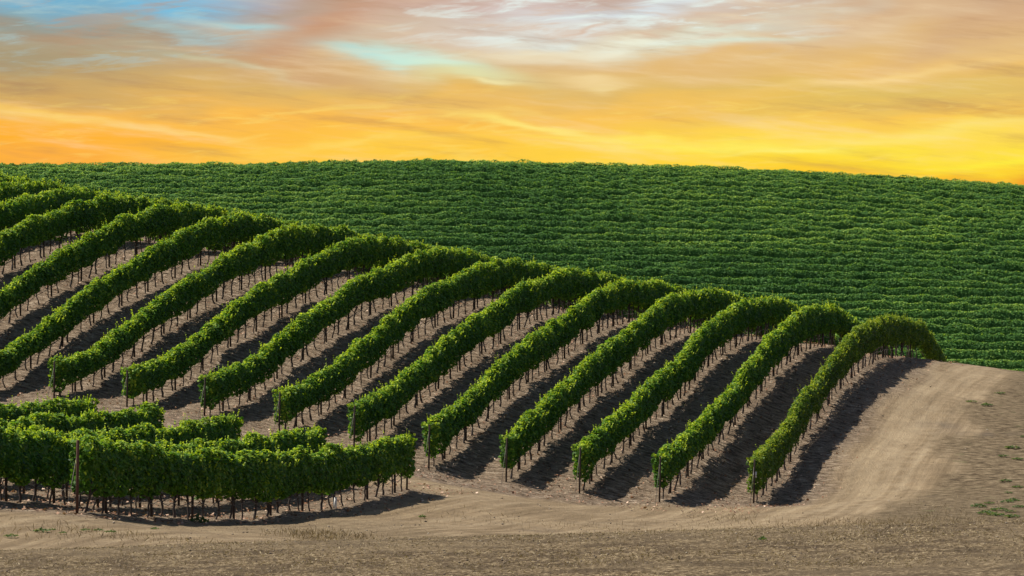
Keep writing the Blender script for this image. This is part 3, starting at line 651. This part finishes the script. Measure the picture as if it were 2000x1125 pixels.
# clods and small stones
m = 4200; q_ = rng.random(m) < .45
Y = np.where(q_, rng.uniform(74, 90, m), rng.uniform(108, 225, m)); u_ = np.where(q_, rng.uniform(-150, 2150, m), rng.uniform(-150, 2150, m))
X = (u_ - 1000) / F * Y; OFFc = X - (a_of(1) + T * Y); kp = q_ | (OFFc < 1.5) | (OFFc > 5.5) | (rng.random(m) < .12); X, Y, sc_ = X[kp], Y[kp], np.where(q_, 1, 1.8)[kp]; m = len(X); Z = H(X, Y)
sz = (.008 + .026 * rng.random(m) ** 4) * sc_
oc = np.array([(1, 0, 0), (0, 1, 0), (-1, 0, 0), (0, -1, 0), (0, 0, .8), (0, 0, -.6)])
V = np.stack([X, Y, Z + .005], 1)[:, None] + oc[None] * sz[:, None, None] * rng.uniform(.6, 1.3, (m, 6, 3))
fc = np.array([0,1,4, 1,2,4, 2,3,4, 3,0,4, 1,0,5, 2,1,5, 3,2,5, 0,3,5])
L = (np.arange(m) * 6)[:, None] + fc[None]
tag(add('clods', mesh_np('clods', V.reshape(-1, 3), L.ravel(), np.full(m * 8, 3), M_CLOD, {'tint': ('FACE', np.repeat(np.clip(rng.normal(.4, .25, m), 0, 1), 8))})), 'small earth clods and stones scattered on the dry ground', 'clods', kind='stuff')
# green weeds, each a plant of its own
def weed_mesh(seed):
    r = np.random.default_rng(seed); m = 70
    a_ = r.uniform(0, 2 * np.pi, m); rr = r.random(m) ** .6 * .28; zz = r.random(m) * .18 * (1 - rr / .35)
    V, L, S, Tt = leaves(np.stack([rr * np.cos(a_), rr * np.sin(a_) , zz + .02], 1), r.normal(size=(m, 3)) * .5 + np.array([0, 0, 1]), r.uniform(.05, .12, m), np.clip(r.normal(.45, .2, m), 0, 1), .2, True)
    return mesh_np('weed', V, L, S, M_WEED, {'tint': ('FACE', Tt)})
WM = [weed_mesh(i) for i in range(4)]
WP = [(1962, 180), (1970, 176), (1985, 172), (1992, 186), (1950, 166), (1975, 165), (1930, 164), (1945, 163), (1995, 168), (1980, 190), (1998, 194), (1940, 170), (1990, 178), (1968, 171), (1925, 205), (1955, 212), (1905, 206), (1982, 162), (1910, 168), (1965, 187)]
for i, (u, Y) in enumerate(WP):
    X, Y, Z = place(u + random.uniform(-6, 6), Y); o_ = add('weed', WM[i % 4], None, (X, Y, float(Z[0]) + .03)); s_ = random.uniform(.5, 1.05); o_.scale = (s_ * 1.3, s_ * 1.3, s_ * .7)
    o_.rotation_euler = (0, 0, random.uniform(0, 6)); tag(o_, 'low green weed growing on the dry slope at the right edge', 'weed', 'green weeds on the right slope')
for i, (u, Y) in enumerate([(78, 104.5), (100, 105), (120, 104.2), (165, 105.5), (190, 106), (215, 105.6), (300, 110), (20, 103)]):
    X, Y, Z = place(u, Y); o_ = add('weed', WM[i % 4], None, (X, Y, float(Z[0]) + .03)); s_ = random.uniform(.25, .5); o_.scale = (s_ * 1.5, s_ * 1.2, s_)
    tag(o_, 'small green weed in the dirt in front of the nearest vine rows, lower left', 'weed', 'small weeds at lower left')
for i, (u, Y, lab) in enumerate([(385, 123.5, 'green sprout under the nearest vine row between its trunks'), (825, 142, 'lone green weed on the dirt right of the nearest row'), (1490, 81, 'tiny green weed near the bottom edge on the straw mound')]):
    X, Y, Z = place(u, Y); o_ = add('weed', WM[i], None, (X, Y, float(Z[0]) + .03)); s_ = [1.1, .5, .3][i]; o_.scale = (s_, s_, s_ * 1.3); tag(o_, lab, 'weed')

scene.render.engine = 'CYCLES'
print('objects', len(bpy.data.objects))
